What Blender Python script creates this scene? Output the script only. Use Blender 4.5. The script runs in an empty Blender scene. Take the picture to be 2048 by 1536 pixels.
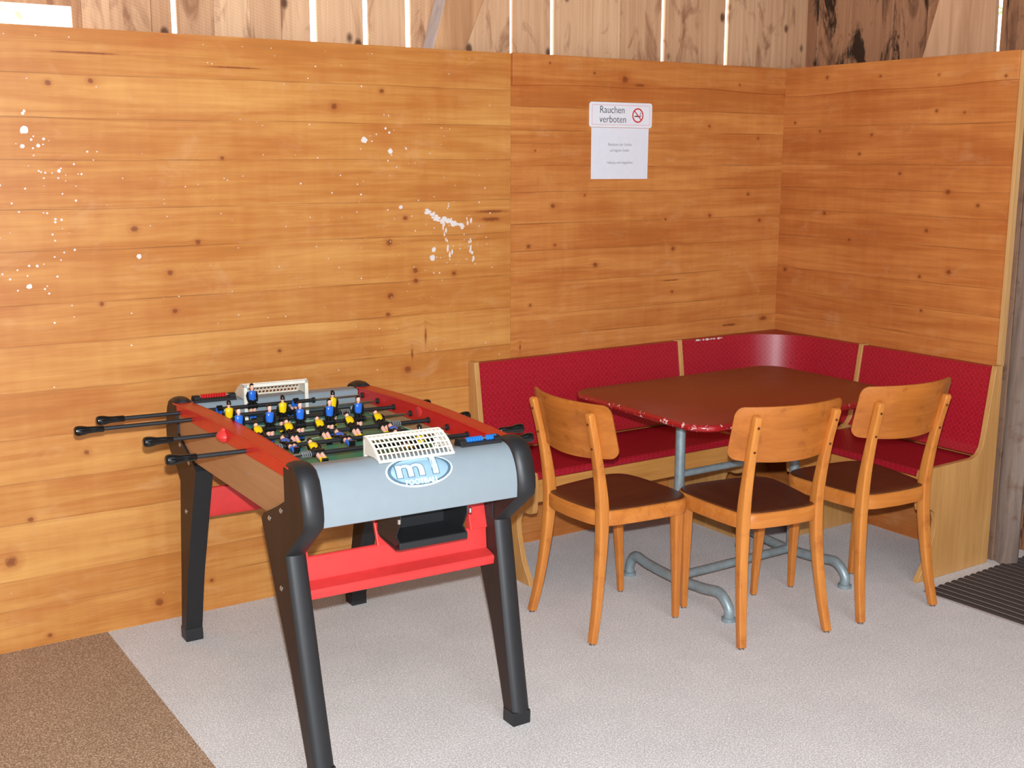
import bpy, bmesh, math, random
from mathutils import Vector, Matrix
random.seed(7)
sc = bpy.context.scene
col = sc.collection
PI = math.pi
# ------------------------------------------------------------------ camera, world, lights, exposure
CAM = (-4.08507, -3.92478, 1.605)
cd = bpy.data.cameras.new('camera'); cam = bpy.data.objects.new('camera', cd); col.objects.link(cam)
yaw, pitch, roll = 0.582610102, -0.19169605, 0.00153
fw = Vector((math.sin(yaw)*math.cos(pitch), math.cos(yaw)*math.cos(pitch), math.sin(pitch)))
r0 = Vector((math.cos(yaw), -math.sin(yaw), 0)); u0 = r0.cross(fw)
rr = r0*math.cos(roll)+u0*math.sin(roll); uu = -r0*math.sin(roll)+u0*math.cos(roll)
M = Matrix((rr, uu, -fw)).transposed().to_4x4(); M.translation = Vector(CAM)
cam.matrix_world = M
cd.sensor_width = 36; cd.lens = 2338.9/2048*36; cd.clip_start = 0.05
sc.camera = cam
sc.view_settings.view_transform = 'Standard'; sc.view_settings.look = 'None'
sc.view_settings.gamma = 1; sc.view_settings.exposure = 0.0
w = bpy.data.worlds.new('daylight'); sc.world = w; w.use_nodes = True
w.node_tree.nodes['Background'].inputs[0].default_value = (0.93, 0.97, 1.0, 1)
w.node_tree.nodes['Background'].inputs[1].default_value = 3.5

def lamp(name, kind, loc, energy, color=(1, 1, 1), target=None, **kw):
    d = bpy.data.lights.new(name, kind); d.energy = energy; d.color = color
    for k, v in kw.items(): setattr(d, k, v)
    o = bpy.data.objects.new(name, d); col.objects.link(o); o.location = loc
    if target:
        o.rotation_euler = (Vector(target)-Vector(loc)).to_track_quat('-Z', 'Y').to_euler()
    return o
# the camera's own flash, a hand's breadth above the lens
fl = Vector(CAM)+uu*0.105
lamp('camera_flash', 'POINT', fl, 540, (.94, 1, 1.055), shadow_soft_size=.018)
# daylight from the open barn door behind the photographer
lamp('door_daylight', 'AREA', (-4.2, -7.3, 1.7), 60, (.85, .95, 1.1), (-2, 0, 1.0), shape='RECTANGLE', size=3.6, size_y=2.6)

# added overhead fill lamp that brightens the floor; there is no roof opening
lamp('overhead_fill', 'AREA', (-2.6, -4.2, 3.35), 30, (.88, .96, 1.05), (-2.6, -4.2, 0), shape='RECTANGLE', size=3, size_y=2.5)

# ------------------------------------------------------------------ helpers
def tag(o, label=None, cat=None, group=None, kind=None):
    if label: o['label'] = label
    if cat: o['category'] = cat
    if group: o['group'] = group
    if kind: o['kind'] = kind
    return o
def empty(name, loc=(0, 0, 0), rz=0):
    o = bpy.data.objects.new(name, None); col.objects.link(o); o.location = loc; o.rotation_euler = (0, 0, rz)
    o.empty_display_size = .05
    return o
def copy_tree(o, parent=None):
    c = o.copy(); col.objects.link(c)
    if parent: c.parent = parent
    for ch in list(o.children): copy_tree(ch, c)
    return c

class MB:
    def __init__(s): s.b = bmesh.new(); s.uv = None
    def face(s, pts, mi=0, uvs=None):
        vs = [s.b.verts.new(p) for p in pts]; f = s.b.faces.new(vs); f.material_index = mi
        if uvs:
            l = s.b.loops.layers.uv.verify()
            for lp, q in zip(f.loops, uvs): lp[l].uv = q
        return f
    def box(s, lo, hi, mi=0, m=None):
        x0, y0, z0 = lo; x1, y1, z1 = hi
        p = [Vector(q) for q in ((x0,y0,z0),(x1,y0,z0),(x1,y1,z0),(x0,y1,z0),(x0,y0,z1),(x1,y0,z1),(x1,y1,z1),(x0,y1,z1))]
        if m: p = [m @ q for q in p]
        v = [s.b.verts.new(q) for q in p]
        for f in ((0,3,2,1),(4,5,6,7),(0,1,5,4),(1,2,6,5),(2,3,7,6),(3,0,4,7)):
            s.b.faces.new([v[i] for i in f]).material_index = mi
        return s
    def loft(s, rings, mi=0, cap=True, closed=True, capmi=None):
        R = [[s.b.verts.new(p) for p in r] for r in rings]
        n = len(R[0])
        for a, b in zip(R, R[1:]):
            for i in range(n if closed else n-1):
                j = (i+1) % n
                s.b.faces.new((a[i], a[j], b[j], b[i])).material_index = mi
        if cap:
            cm = mi if capmi is None else capmi
            s.b.faces.new(list(reversed(R[0]))).material_index = cm
            s.b.faces.new(R[-1]).material_index = cm
        return s
    def prism(s, pts, f0, f1, mi=0, capmi=None):
        """pts 2D outline; f0, f1 map a 2D point to the 3D point of either end"""
        return s.loft([[f0(p) for p in pts], [f1(p) for p in pts]], mi, True, True, capmi)
    def tube(s, path, r, n=10, mi=0, cap=True, flat=1.0):
        path = [Vector(p) for p in path]; rings = []; nrm = None
        for i, p in enumerate(path):
            t = (path[min(i+1, len(path)-1)]-path[max(i-1, 0)]).normalized()
            if nrm is None:
                a = Vector((0, 0, 1)) if abs(t.z) < .9 else Vector((1, 0, 0))
                nrm = (a-t*a.dot(t)).normalized()
            else: nrm = (nrm-t*nrm.dot(t)).normalized()
            bn = t.cross(nrm); rad = r[i] if isinstance(r, (list, tuple)) else r
            rings.append([p+nrm*math.cos(2*PI*k/n)*rad*flat+bn*math.sin(2*PI*k/n)*rad for k in range(n)])
        return s.loft(rings, mi, cap)
    def lathe(s, prof, origin, axis, n=16, mi=0):
        """prof: (distance along axis, radius)"""
        o = Vector(origin); ax = Vector(axis).normalized()
        return s.tube([o+ax*d for d, r in prof], [max(r, 1e-4) for d, r in prof], n, mi)
    def ball(s, c, r, mi=0, sx=1, sy=1, sz=1, n=10, m=6):
        c = Vector(c); rings = []
        for i in range(1, m):
            t = -PI/2+PI*i/m
            rings.append([c+Vector((math.cos(t)*math.cos(2*PI*k/n)*r*sx, math.cos(t)*math.sin(2*PI*k/n)*r*sy, math.sin(t)*r*sz)) for k in range(n)])
        return s.loft(rings, mi)
    def build(s, name, mats, parent=None, bevel=0, smooth=True, seg=2, angle=35, wn=False):
        me = bpy.data.meshes.new(name)
        bmesh.ops.recalc_face_normals(s.b, faces=s.b.faces[:])
        s.b.to_mesh(me); s.b.free()
        for m in (mats if isinstance(mats, (list, tuple)) else [mats]): me.materials.append(m)
        if smooth:
            me.shade_smooth()
            try: me.set_sharp_from_angle(angle=math.radians(angle))
            except Exception: pass
        o = bpy.data.objects.new(name, me); col.objects.link(o)
        if parent: o.parent = parent
        if bevel:
            bv = o.modifiers.new('bevel', 'BEVEL'); bv.width = bevel; bv.segments = seg
            bv.limit_method = 'ANGLE'; bv.angle_limit = math.radians(40); bv.harden_normals = True
        return o
def round_rect(x0, y0, x1, y1, r, n=5):
    out = []
    for cx, cy, a in ((x1-r, y1-r, 0), (x0+r, y1-r, 90), (x0+r, y0+r, 180), (x1-r, y0+r, 270)):
        for i in range(n+1):
            t = math.radians(a+90*i/n); out.append((cx+r*math.cos(t), cy+r*math.sin(t)))
    return out
def smooth_path(pts, n=6):
    """Catmull-Rom through 2D or 3D points"""
    P = [Vector(p) for p in pts]; out = []
    for i in range(len(P)-1):
        a = P[max(i-1, 0)]; b = P[i]; c = P[i+1]; d = P[min(i+2, len(P)-1)]
        for k in range(n):
            t = k/n
            out.append(.5*((2*b)+(c-a)*t+(2*a-5*b+4*c-d)*t*t+(3*b-a-3*c+d)*t**3))
    out.append(P[-1]); return out
def text_mesh(txt, size, extrude=.0004, bold=0.0, align='CENTER', sx=1.0, spacing=1.0):
    cu = bpy.data.curves.new('lettering', 'FONT'); cu.body = txt; cu.size = size; cu.extrude = extrude
    cu.align_x = align; cu.offset = bold; cu.resolution_u = 3; cu.space_character = spacing
    o = bpy.data.objects.new('tmp_text', cu); col.objects.link(o)
    dg = bpy.context.evaluated_depsgraph_get()
    me = bpy.data.meshes.new_from_object(o.evaluated_get(dg))
    bpy.data.objects.remove(o); bpy.data.curves.remove(cu)
    me.materials.clear()
    if sx != 1: me.transform(Matrix.Diagonal((sx, 1, 1, 1)))
    return me

# ------------------------------------------------------------------ materials
class NT:
    def __init__(s, name):
        s.m = bpy.data.materials.new(name); s.m.use_nodes = True
        s.t = s.m.node_tree; s.bsdf = s.t.nodes['Principled BSDF']; s.tc = s.t.nodes.new('ShaderNodeTexCoord')
    def n(s, typ, **kw):
        nd = s.t.nodes.new('ShaderNode'+typ)
        for k, v in kw.items(): setattr(nd, k, v)
        return nd
    def put(s, sock, v):
        if isinstance(v, bpy.types.NodeSocket): s.t.links.new(v, sock)
        else: sock.default_value = v
    def math(s, op, a, b=0.0, c=0.0, clamp=False):
        nd = s.n('Math', operation=op, use_clamp=clamp); s.put(nd.inputs[0], a); s.put(nd.inputs[1], b); s.put(nd.inputs[2], c)
        return nd.outputs[0]
    def vec(s, x, y, z):
        nd = s.n('CombineXYZ')
        for i, v in enumerate((x, y, z)): s.put(nd.inputs[i], v)
        return nd.outputs[0]
    def sep(s, v):
        nd = s.n('SeparateXYZ'); s.put(nd.inputs[0], v); return nd.outputs
    def noise(s, v, scale=1.0, detail=2.0, rough=.5, dist=0.0):
        nd = s.n('TexNoise'); s.put(nd.inputs['Vector'], v); nd.inputs['Scale'].default_value = scale
        nd.inputs['Detail'].default_value = detail; nd.inputs['Roughness'].default_value = rough; nd.inputs['Distortion'].default_value = dist
        return nd.outputs['Fac']
    def white(s, v):
        nd = s.n('TexWhiteNoise', noise_dimensions='1D'); s.put(nd.inputs['W'], v); return nd.outputs['Value']
    def ramp(s, f, stops):
        nd = s.n('ValToRGB'); e = nd.color_ramp.elements
        while len(e) < len(stops): e.new(.5)
        for x, (p, c) in zip(e, stops): x.position = p; x.color = (*c, 1) if len(c) == 3 else c
        s.put(nd.inputs[0], f); return nd.outputs[0]
    def mix(s, f, a, b, bt='MIX'):
        nd = s.n('Mix', data_type='RGBA', blend_type=bt); s.put(nd.inputs[0], f)
        for sk, v in ((nd.inputs[6], a), (nd.inputs[7], b)):
            s.put(sk, v if isinstance(v, bpy.types.NodeSocket) else ((*v, 1) if len(v) == 3 else v))
        return nd.outputs[2]
    def mr(s, v, a, b, c=0.0, d=1.0):
        nd = s.n('MapRange'); s.put(nd.inputs[0], v)
        for i, q in enumerate((a, b, c, d)): nd.inputs[i+1].default_value = q
        return nd.outputs[0]
    def bump(s, h, strength=.2, dist=.002):
        nd = s.n('Bump'); nd.inputs['Strength'].default_value = strength; nd.inputs['Distance'].default_value = dist
        s.put(nd.inputs['Height'], h); s.t.links.new(nd.outputs[0], s.bsdf.inputs['Normal'])
    def out(s, color, rough=.5, metal=0.0, spec=.5, coat=0.0):
        s.put(s.bsdf.inputs['Base Color'], color if isinstance(color, bpy.types.NodeSocket) else (*color, 1))
        s.put(s.bsdf.inputs['Roughness'], rough); s.put(s.bsdf.inputs['Metallic'], metal)
        s.bsdf.inputs['Specular IOR Level'].default_value = spec; s.bsdf.inputs['Coat Weight'].default_value = coat
        return s.m
def srgb(r, g, b):
    return tuple(((c/255)/12.92 if c/255 <= .04045 else ((c/255+.055)/1.055)**2.4) for c in (r, g, b))

def plain(name, rgb, rough=.45, metal=0.0, spec=.5, var=.06, scale=30):
    t = NT(name); f = t.noise(t.tc.outputs['Object'], scale, 3)
    c = srgb(*rgb); k = t.mr(f, .3, .7, 1-var, 1+var)
    v = t.vec(k, k, k)
    return t.out(t.mix(1.0, c, v, 'MULTIPLY'), rough, metal, spec)

def pine_wall(name, ax, seams, knots, dark, light, seed, strip=None):
    """horizontal pine boards, u along the wall, v up; knots are (u, v, radius)"""
    t = NT(name); X = t.sep(t.tc.outputs['Object']); u = X[ax]; v = X[2]
    wob = t.math('MULTIPLY', t.math('SUBTRACT', t.noise(t.vec(t.math('MULTIPLY', u, .9), 0, seed), 1, 2), .5), .02)
    vw = t.math('ADD', v, wob)
    idx = 0.0; line = 0.0
    for q in seams:
        idx = t.math('ADD', t.math('GREATER_THAN', vw, q), idx)
        d = t.math('ABSOLUTE', t.math('SUBTRACT', vw, q))
        line = t.math('MAXIMUM', t.mr(d, .0008, .0032, 1, 0), line)
    idx = t.math('ADD', idx, seed*13.0)
    rnd = t.white(idx)
    # knots: dark heart, and a bulge that bends the grain round it
    kmask = 0.0; khalo = 0.0; bulge = 0.0
    kn = t.math('MULTIPLY', t.math('SUBTRACT', t.noise(t.vec(t.math('MULTIPLY', u, 60), t.math('MULTIPLY', v, 60), seed), 1, 2), .5), 1.3)
    for kk in knots:
        ku, kv, kr = kk[:3]; ks = .78 if ax == 0 and seed == 1 else .62; kr = kr*ks; ka = kk[3]*ks/kr if len(kk) > 3 else 1.15
        du = t.math('DIVIDE', t.math('SUBTRACT', u, ku), kr*ka); dv = t.math('DIVIDE', t.math('SUBTRACT', v, kv), kr)
        d2 = t.math('ADD', t.math('MULTIPLY', du, du), t.math('MULTIPLY', dv, dv))
        d2 = t.math('ADD', d2, kn)
        kmask = t.math('MAXIMUM', t.mr(d2, .2, 1.0, 1, 0), kmask); khalo = t.math('MAXIMUM', t.mr(d2, .6, 4.5, 1, 0), khalo)
        g = t.math('DIVIDE', kr*1.1, t.math('ADD', t.math('MULTIPLY', t.math('ABSOLUTE', d2), .12), 1.0))
        bulge = t.math('ADD', t.math('MULTIPLY', g, t.math('SIGN', dv)), bulge)
    vg = t.math('SUBTRACT', v, t.math('MULTIPLY', bulge, .55))
    off = t.math('MULTIPLY', rnd, 37.0)
    big = t.noise(t.vec(t.math('MULTIPLY', u, 1.3), t.math('MULTIPLY', vg, 11), off), 1, 3, .55, .6)
    mid = t.noise(t.vec(t.math('MULTIPLY', u, 2.8), t.math('MULTIPLY', vg, 58), off), 1, 3, .6, .35)
    fine = t.noise(t.vec(t.math('MULTIPLY', u, 9), t.math('MULTIPLY', vg, 420), off), 1, 2)
    saw = t.noise(t.vec(t.math('MULTIPLY', u, 26), t.math('MULTIPLY', v, 1.2), off), 1, 2)
    blot = t.noise(t.vec(t.math('MULTIPLY', u, 2.2), t.math('MULTIPLY', v, 2.6), seed), 1, 4, .6)
    f = t.math('ADD', t.math('MULTIPLY', big, .42), t.math('ADD', t.math('MULTIPLY', mid, .30), t.math('MULTIPLY', fine, .12)))
    f = t.math('ADD', f, t.math('MULTIPLY', t.math('SUBTRACT', rnd, .5), .10))
    f = t.math('ADD', f, t.math('MULTIPLY', t.math('SUBTRACT', saw, .5), .10))
    f = t.math('ADD', f, t.math('MULTIPLY', t.math('SUBTRACT', blot, .5), .22))
    c = t.ramp(f, [(.2, tuple(q*.84 for q in dark)), (.34, dark), (.50, tuple((a+b)/2 for a, b in zip(dark, light))), (.68, light)])
    streak = t.mr(t.noise(t.vec(t.math('MULTIPLY', u, .8), t.math('MULTIPLY', vg, 95), t.math('ADD', off, 9)), 1, 2, .5, .3), .66, .78, 0, .26)
    c = t.mix(streak, c, srgb(128, 66, 26))
    scuff = t.noise(t.vec(t.math('MULTIPLY', u, 5), t.math('MULTIPLY', v, 9), seed+4), 1, 5, .65, .8)
    c = t.mix(t.mr(scuff, .57, .75, 0, .26), c, srgb(222, 176, 128))
    red = t.noise(t.vec(t.math('MULTIPLY', u, 3), t.math('MULTIPLY', v, 5), seed+8), 1, 4, .6, .5)
    c = t.mix(t.mr(red, .52, .72, 0, .30), c, srgb(172, 84, 34))
    ln = t.math('MULTIPLY', line, t.mr(t.noise(t.vec(t.math('MULTIPLY', u, 2.6), idx, seed), 1, 2), .42, .62, .06, .55))
    c = t.mix(ln, c, srgb(104, 56, 26))
    c = t.mix(t.math('MULTIPLY', khalo, .30), c, srgb(160, 78, 30))
    c = t.mix(t.math('MULTIPLY', kmask, .74), c, srgb(118, 54, 24))
    rough = t.mr(blot, .3, .7, .34, .5)
    t.bump(t.math('SUBTRACT', t.math('MULTIPLY', mid, .3), line), .15, .0015)
    return t.out(c, rough, 0, .35)

def wood(name, grain, dark, light, rough=.35, scale=1.0, spec=.45, wear=None, var=.5):
    """grain: 0/1/2 axis along which the fibre runs"""
    t = NT(name); X = t.sep(t.tc.outputs['Object'])
    info = t.n('ObjectInfo').outputs['Random']
    co = [t.math('MULTIPLY', X[i], (3.0 if i == grain else 46.0)*scale) for i in range(3)]
    co[grain] = t.math('ADD', co[grain], t.math('MULTIPLY', info, 40))
    v = t.vec(*co)
    a = t.noise(v, 1, 4, .6, .8)
    co2 = [t.math('MULTIPLY', X[i], (2.0 if i == grain else 9.0)*scale) for i in range(3)]
    b = t.noise(t.vec(*co2), 1, 3)
    f = t.math('ADD', t.math('MULTIPLY', a, var), t.math('MULTIPLY', b, 1-var))
    c = t.ramp(f, [(.3, srgb(*dark)), (.68, srgb(*light))])
    if wear:
        wv = t.noise(t.tc.outputs['Object'], 14, 5, .65)
        c = t.mix(t.mr(wv, .56, .70, 0, .55), c, srgb(*wear))
    t.bump(a, .06, .001)
    return t.out(c, rough, 0, spec)

def barn_boards(name, dark, light, stain, seed, axis, burn=0.0):
    t = NT(name); X = t.sep(t.tc.outputs['Object']); u = X[axis]; z = X[2]
    oi = t.n('Attribute', attribute_name='board', attribute_type='GEOMETRY').outputs['Fac']
    off = t.math('MULTIPLY', oi, 53.0)
    g = t.noise(t.vec(t.math('MULTIPLY', u, 45), t.math('MULTIPLY', z, 1.4), off), 1, 4, .6, .5)
    s = t.noise(t.vec(t.math('MULTIPLY', u, 9), t.math('MULTIPLY', z, 3.2), off), 1, 4, .6, 1.2)
    saw = t.n('TexWave', wave_type='BANDS', bands_direction='Z')
    t.put(saw.inputs['Vector'], t.vec(0, 0, t.math('ADD', z, t.math('MULTIPLY', u, .35)))); saw.inputs['Scale'].default_value = 28; saw.inputs['Distortion'].default_value = 1.5
    f = t.math('ADD', t.math('MULTIPLY', g, .55), t.math('MULTIPLY', t.math('SUBTRACT', oi, .5), .5))
    f = t.math('ADD', f, t.math('MULTIPLY', saw.outputs['Fac'], .05))
    f = t.math('ADD', f, .2)
    c = t.ramp(f, [(.2, srgb(*dark)), (.75, srgb(*light))])
    c = t.mix(t.mr(s, .53, .66, 0, .75), c, srgb(*stain))
    if burn:
        b2 = t.noise(t.vec(t.math('MULTIPLY', u, 7), t.math('MULTIPLY', z, 2.4), t.math('ADD', off, 5)), 1, 5, .7, 1)
        c = t.mix(t.mr(b2, .52, .6, 0, burn), c, srgb(28, 18, 14))
    vo = t.n('TexVoronoi'); t.put(vo.inputs['Vector'], t.vec(t.math('MULTIPLY', u, 9), t.math('MULTIPLY', z, 6), off)); vo.inputs['Scale'].default_value = 1
    c = t.mix(t.mr(vo.outputs['Distance'], .09, .17, .85, 0), c, srgb(74, 40, 24))
    t.bump(g, .4, .003)
    return t.out(c, .75, 0, .25)

MT = {}
dk, lt = srgb(188, 118, 54), srgb(224, 166, 92)
knL = [(-3.23,1.83,.012),(-3.1,1.84,.012),(-2.99,1.37,.016),(-2.78,1.32,.013),(-2.88,1.22,.013),(-2.87,1.09,.012),(-2.07,1.84,.012),(-2.26,1.78,.016),(-1.98,1.38,.013),
  (-1.94,1.18,.015),(-1.94,1.14,.015),(-1.77,1.16,.013),(-2.05,1.29,.018),(-1.98,.8,.02),(-3.38,.44,.012),(-3.19,.64,.013),(-3.45,.31,.026),(-3.35,.03,.012),(-2.98,.07,.02),(-2.79,.11,.01),
  (-2.5,.92,.01),(-2.39,.61,.014),(-3.11,1.13,.01),(-2.68,1.6,.01),(-2.06,1.02,.014),(-1.60,1.395,.008,.10),(-1.60,1.365,.012,.07),(-1.90,.925,.045,.006),(-1.96,.86,.03,.006),(-3.12,1.925,.004,.16),(-2.62,1.90,.004,.14),(-2.05,1.09,.016,.02)]
knC = [(-1.42,1.25,.016),(-1.3,1.41,.018),(-1.29,1.25,.012),(-.65,1.21,.018),(-.65,1.02,.012),(-1.08,1.16,.020),(-.95,1.92,.026),(-1.41,1.01,.012),(-.21,1.44,.014),(-.16,1.69,.012),
  (-.3,1.92,.01),(-.44,1.35,.014),(-.7,1.34,.01),(-.13,1.32,.016),(-1.33,1.97,.009),(-1.11,1.94,.011),(-1.14,1.45,.008),(-1.39,1.63,.008),(-.46,1.74,.012),(-.66,1.072,.006,.09),(-.87,1.90,.01,.05),(-.30,.845,.012,.09),(-.08,.86,.02,.05),(-1.46,.84,.03,.006)]
knR = [(-.27,1.36,.016),(-.91,1.47,.02),(-.83,1.79,.013),(-.96,1.78,.010),(-.51,1.7,.012),(-.07,1.76,.01),(-.22,1.72,.01),(-.45,1.62,.012),(-.67,1.54,.014),(-.82,1.31,.016),(-.8,1.12,.014),
  (-.94,1.15,.02),(-1.05,1.42,.014),(-.82,.98,.012),(-.05,1.09,.018),(-.26,1.95,.013),(-.55,1.94,.011),(-1.14,1.91,.01),(-.84,1.93,.010),(-.42,1.25,.012)]
MT['pineL'] = pine_wall('varnished pine, left', 0, [.14,.24,.43,.565,.71,.86,1.01,1.14,1.31,1.44,1.595,1.725,1.86], knL, dk, lt, 1)
MT['pineC'] = pine_wall('varnished pine, centre', 0, [.3,.52,.72,.88,.97,1.1,1.23,1.34,1.467,1.57,1.708,1.8], knC, srgb(184, 108, 50), srgb(226, 158, 86), 2)
MT['pineR'] = pine_wall('varnished pine, right', 1, [.3,.52,.74,.88,.99,1.1,1.25,1.37,1.472,1.575,1.738], knR, srgb(184, 106, 50), srgb(228, 154, 82), 3)
MT['ply'] = wood('pale ply edge', 2, (190, 140, 84), (224, 178, 118), .5)
MT['bench_ply'] = wood('bench plywood', 2, (186, 132, 72), (216, 164, 100), .35)
MT['bench_rail'] = wood('bench rail pine', 0, (186, 122, 56), (222, 160, 86), .4)
MT['bench_rail_y'] = wood('bench rail pine y', 1, (186, 122, 56), (222, 160, 86), .4)
MT['chair_v'] = wood('chair beech, upright', 2, (178, 98, 38), (218, 142, 66), .28, wear=(160, 86, 36))
MT['chair_h'] = wood('chair beech, cross', 0, (174, 94, 34), (216, 138, 64), .26, .8, wear=(150, 80, 34), var=.4)
MT['chair_back'] = wood('chair back plywood', 0, (152, 82, 28), (202, 122, 52), .26, .8, wear=(134, 70, 28), var=.4)
MT['chair_seat'] = wood('worn brown seat', 1, (70, 34, 20), (106, 56, 30), .38, .8, wear=(84, 52, 38))
MT['barnB'] = barn_boards('weathered barn boards', (168, 116, 78), (232, 190, 150), (140, 92, 64), 1, 0)
MT['barnR'] = barn_boards('smoked barn boards', (136, 94, 68), (208, 156, 116), (92, 60, 44), 2, 1, .92)
MT['beam'] = wood('rough beam', 2, (150, 98, 62), (214, 164, 118), .75, .5)
MT['beam_light'] = wood('pale rough brace', 2, (186, 138, 102), (236, 190, 150), .75, .5)
MT['beam_pale'] = wood('pale grey beam side', 2, (176, 164, 160), (222, 210, 206), .8, .6)
MT['beam_grey'] = wood('grey weathered beam', 2, (98, 80, 70), (156, 136, 122), .85, .8, wear=(104, 62, 40))
MT['post'] = wood('grey brown post', 2, (84, 60, 46), (150, 116, 92), .8, .6, wear=(70, 44, 30))
MT['dark_wood'] = wood('old dark boards', 0, (70, 64, 60), (104, 98, 94), .85, .4)

def carpet(name, base, fleckA, fleckB):
    t = NT(name); o = t.tc.outputs['Object']
    a = t.noise(o, 170, 1, .5); b = t.noise(o, 230, 1, .5); c3 = t.noise(o, 5, 4, .6); d = t.noise(o, 120, 2)
    c = t.mix(t.mr(a, .47, .56, 0, 1), srgb(*base), srgb(*fleckA))
    c = t.mix(t.mr(b, .49, .57, 0, .9), c, srgb(*fleckB))
    c = t.mix(t.mr(d, .54, .7, 0, .4), c, tuple(min(1, q*1.3) for q in srgb(*base)))
    k = t.mr(c3, .3, .7, .93, 1.06); c = t.mix(1, c, t.vec(k, k, k), 'MULTIPLY')
    t.bump(t.math('ADD', a, b), .6, .004)
    t.bsdf.inputs['Sheen Weight'].default_value = .8; t.bsdf.inputs['Sheen Roughness'].default_value = .5; t.bsdf.inputs['Sheen Tint'].default_value = (*srgb(*base), 1)
    return t.out(c, .95, 0, .1)
MT['carpet'] = carpet('grey carpet', (206, 202, 199), (234, 231, 229), (178, 168, 164))
MT['brown_carpet'] = carpet('brown carpet', (158, 129, 104), (200, 174, 147), (117, 90, 68))
MT['white_paint'] = plain('dried white paint', (226, 216, 210), .6)
MT['black'] = plain('black plastic', (32, 33, 35), .46, spec=.5)
MT['black_gloss'] = plain('glossy black plastic', (16, 17, 18), .16, spec=.6)
MT['leg_side'] = wood('dark brown laminate', 2, (46, 33, 29), (58, 43, 38), .5, spec=.3)
MT['red'] = plain('red plastic', (212, 58, 56), .33)
MT['red_side'] = plain('red rail plastic', (208, 34, 28), .3)
MT['laminate'] = wood('beech laminate', 1, (160, 116, 80), (188, 142, 102), .45, .7)
MT['silver'] = plain('silver grey plastic', (138, 150, 157), .42, .0, .45, .02)
MT['cream'] = plain('cream plastic', (236, 230, 214), .4)
MT['pitch'] = plain('green pitch', (52, 150, 108), .3)
MT['white'] = plain('white print', (232, 236, 232), .4, var=.02)
MT['chrome'] = plain('chrome rod', (190, 192, 194), .22, 1.0)
MT['screw'] = plain('zinc screw', (200, 200, 200), .25, .9)
MT['spring'] = plain('grey spring', (150, 154, 156), .4, .3)
MT['blue_shirt'] = plain('blue shirt', (44, 108, 208), .25)
MT['yellow_shirt'] = plain('yellow shirt', (238, 200, 20), .25)
MT['skin'] = plain('skin', (240, 184, 160), .35)
MT['hair'] = plain('black hair and shorts', (18, 18, 19), .3)
MT['bead_blue'] = plain('blue bead', (36, 120, 206), .3)
MT['bead_red'] = plain('red bead', (206, 36, 36), .3)
MT['steel'] = plain('galvanised steel', (150, 166, 170), .42, .35, .5, .14, 40)
MT['brown_wall_inner'] = plain('tan inner wall', (178, 132, 94), .45)
MT['sign_white'] = plain('white sign plastic', (232, 234, 240), .3, var=.01)
MT['paper'] = plain('white paper', (226, 228, 236), .7, var=.02)
MT['ink'] = plain('black ink', (36, 40, 46), .5)
MT['ink_grey'] = plain('grey ink', (150, 150, 156), .6)
MT['sign_red'] = plain('sign red', (206, 40, 34), .4)
MT['sign_pink'] = plain('pale pink border', (226, 186, 192), .4)
MT['badge'] = plain('badge silver blue', (166, 204, 226), .25, .35)
MT['badge_dark'] = plain('badge dark blue', (92, 120, 138), .3, .2)
MT['badge_light'] = plain('badge light silver', (212, 228, 236), .25, .25)
MT['leaf'] = plain('leaf', (142, 182, 92), .5, var=.3, scale=6)
MT['leaf_glare'] = plain('leaf with painted glare', (206, 228, 182), .5, var=.2, scale=6)  # lighter copy of the leaf colour, with outdoor overexposure painted in
MT['mat_dark'] = plain('dark rib', (64, 54, 50), .9, var=.2, scale=200)
MT['mat_light'] = plain('grey rib', (166, 150, 143), .9, var=.2, scale=200)
def vinyl():
    t = NT('red patterned vinyl'); uv = t.tc.outputs['UV']; X = t.sep(uv)
    k = 2*PI/.046
    su = t.math('SINE', t.math('MULTIPLY', X[0], k)); sv = t.math('SINE', t.math('MULTIPLY', X[1], k))
    cu = t.math('COSINE', t.math('MULTIPLY', X[0], k*2)); cv = t.math('COSINE', t.math('MULTIPLY', X[1], k*2))
    p = t.math('ABSOLUTE', t.math('MULTIPLY', su, sv)); q = t.math('MULTIPLY', t.math('ADD', cu, cv), .25)
    f = t.math('ADD', p, q)
    c = t.mix(t.mr(f, .25, .5, 0, 1), srgb(182, 28, 46), srgb(156, 18, 34))
    g = t.noise(t.tc.outputs['Object'], 60, 3)
    c = t.mix(t.mr(g, .3, .75, 0, .25), c, srgb(196, 40, 62))
    t.bump(f, .12, .001)
    return t.out(c, .36, 0, .45)
MT['vinyl'] = vinyl()
MT['vinyl_edge'] = plain('faded red vinyl piping', (196, 44, 72), .4)
def lacquer():
    t = NT('red brown lacquered top'); o = t.tc.outputs['Object']
    a = t.noise(o, 9, 5, .6); c = t.mix(t.mr(a, .3, .7, 0, 1), srgb(134, 44, 24), srgb(146, 54, 30))
    b = t.noise(o, 130, 3, .7); c = t.mix(t.mr(b, .69, .74, 0, .5), c, srgb(196, 140, 110))
    return t.out(c, t.mr(a, .3, .7, .34, .44), 0, .5)
MT['lacquer'] = lacquer()
def edge_paint():
    t = NT('chipped red table edge'); o = t.tc.outputs['Object']
    a = t.noise(o, 42, 4, .75); c = t.mix(t.mr(a, .60, .64, 0, 1), srgb(158, 26, 30), srgb(240, 214, 206))
    return t.out(c, .22, 0, .6)
MT['table_edge'] = edge_paint()
MT['ply_under'] = wood('brown underside', 0, (80, 40, 26), (100, 54, 34), .6)

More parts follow.
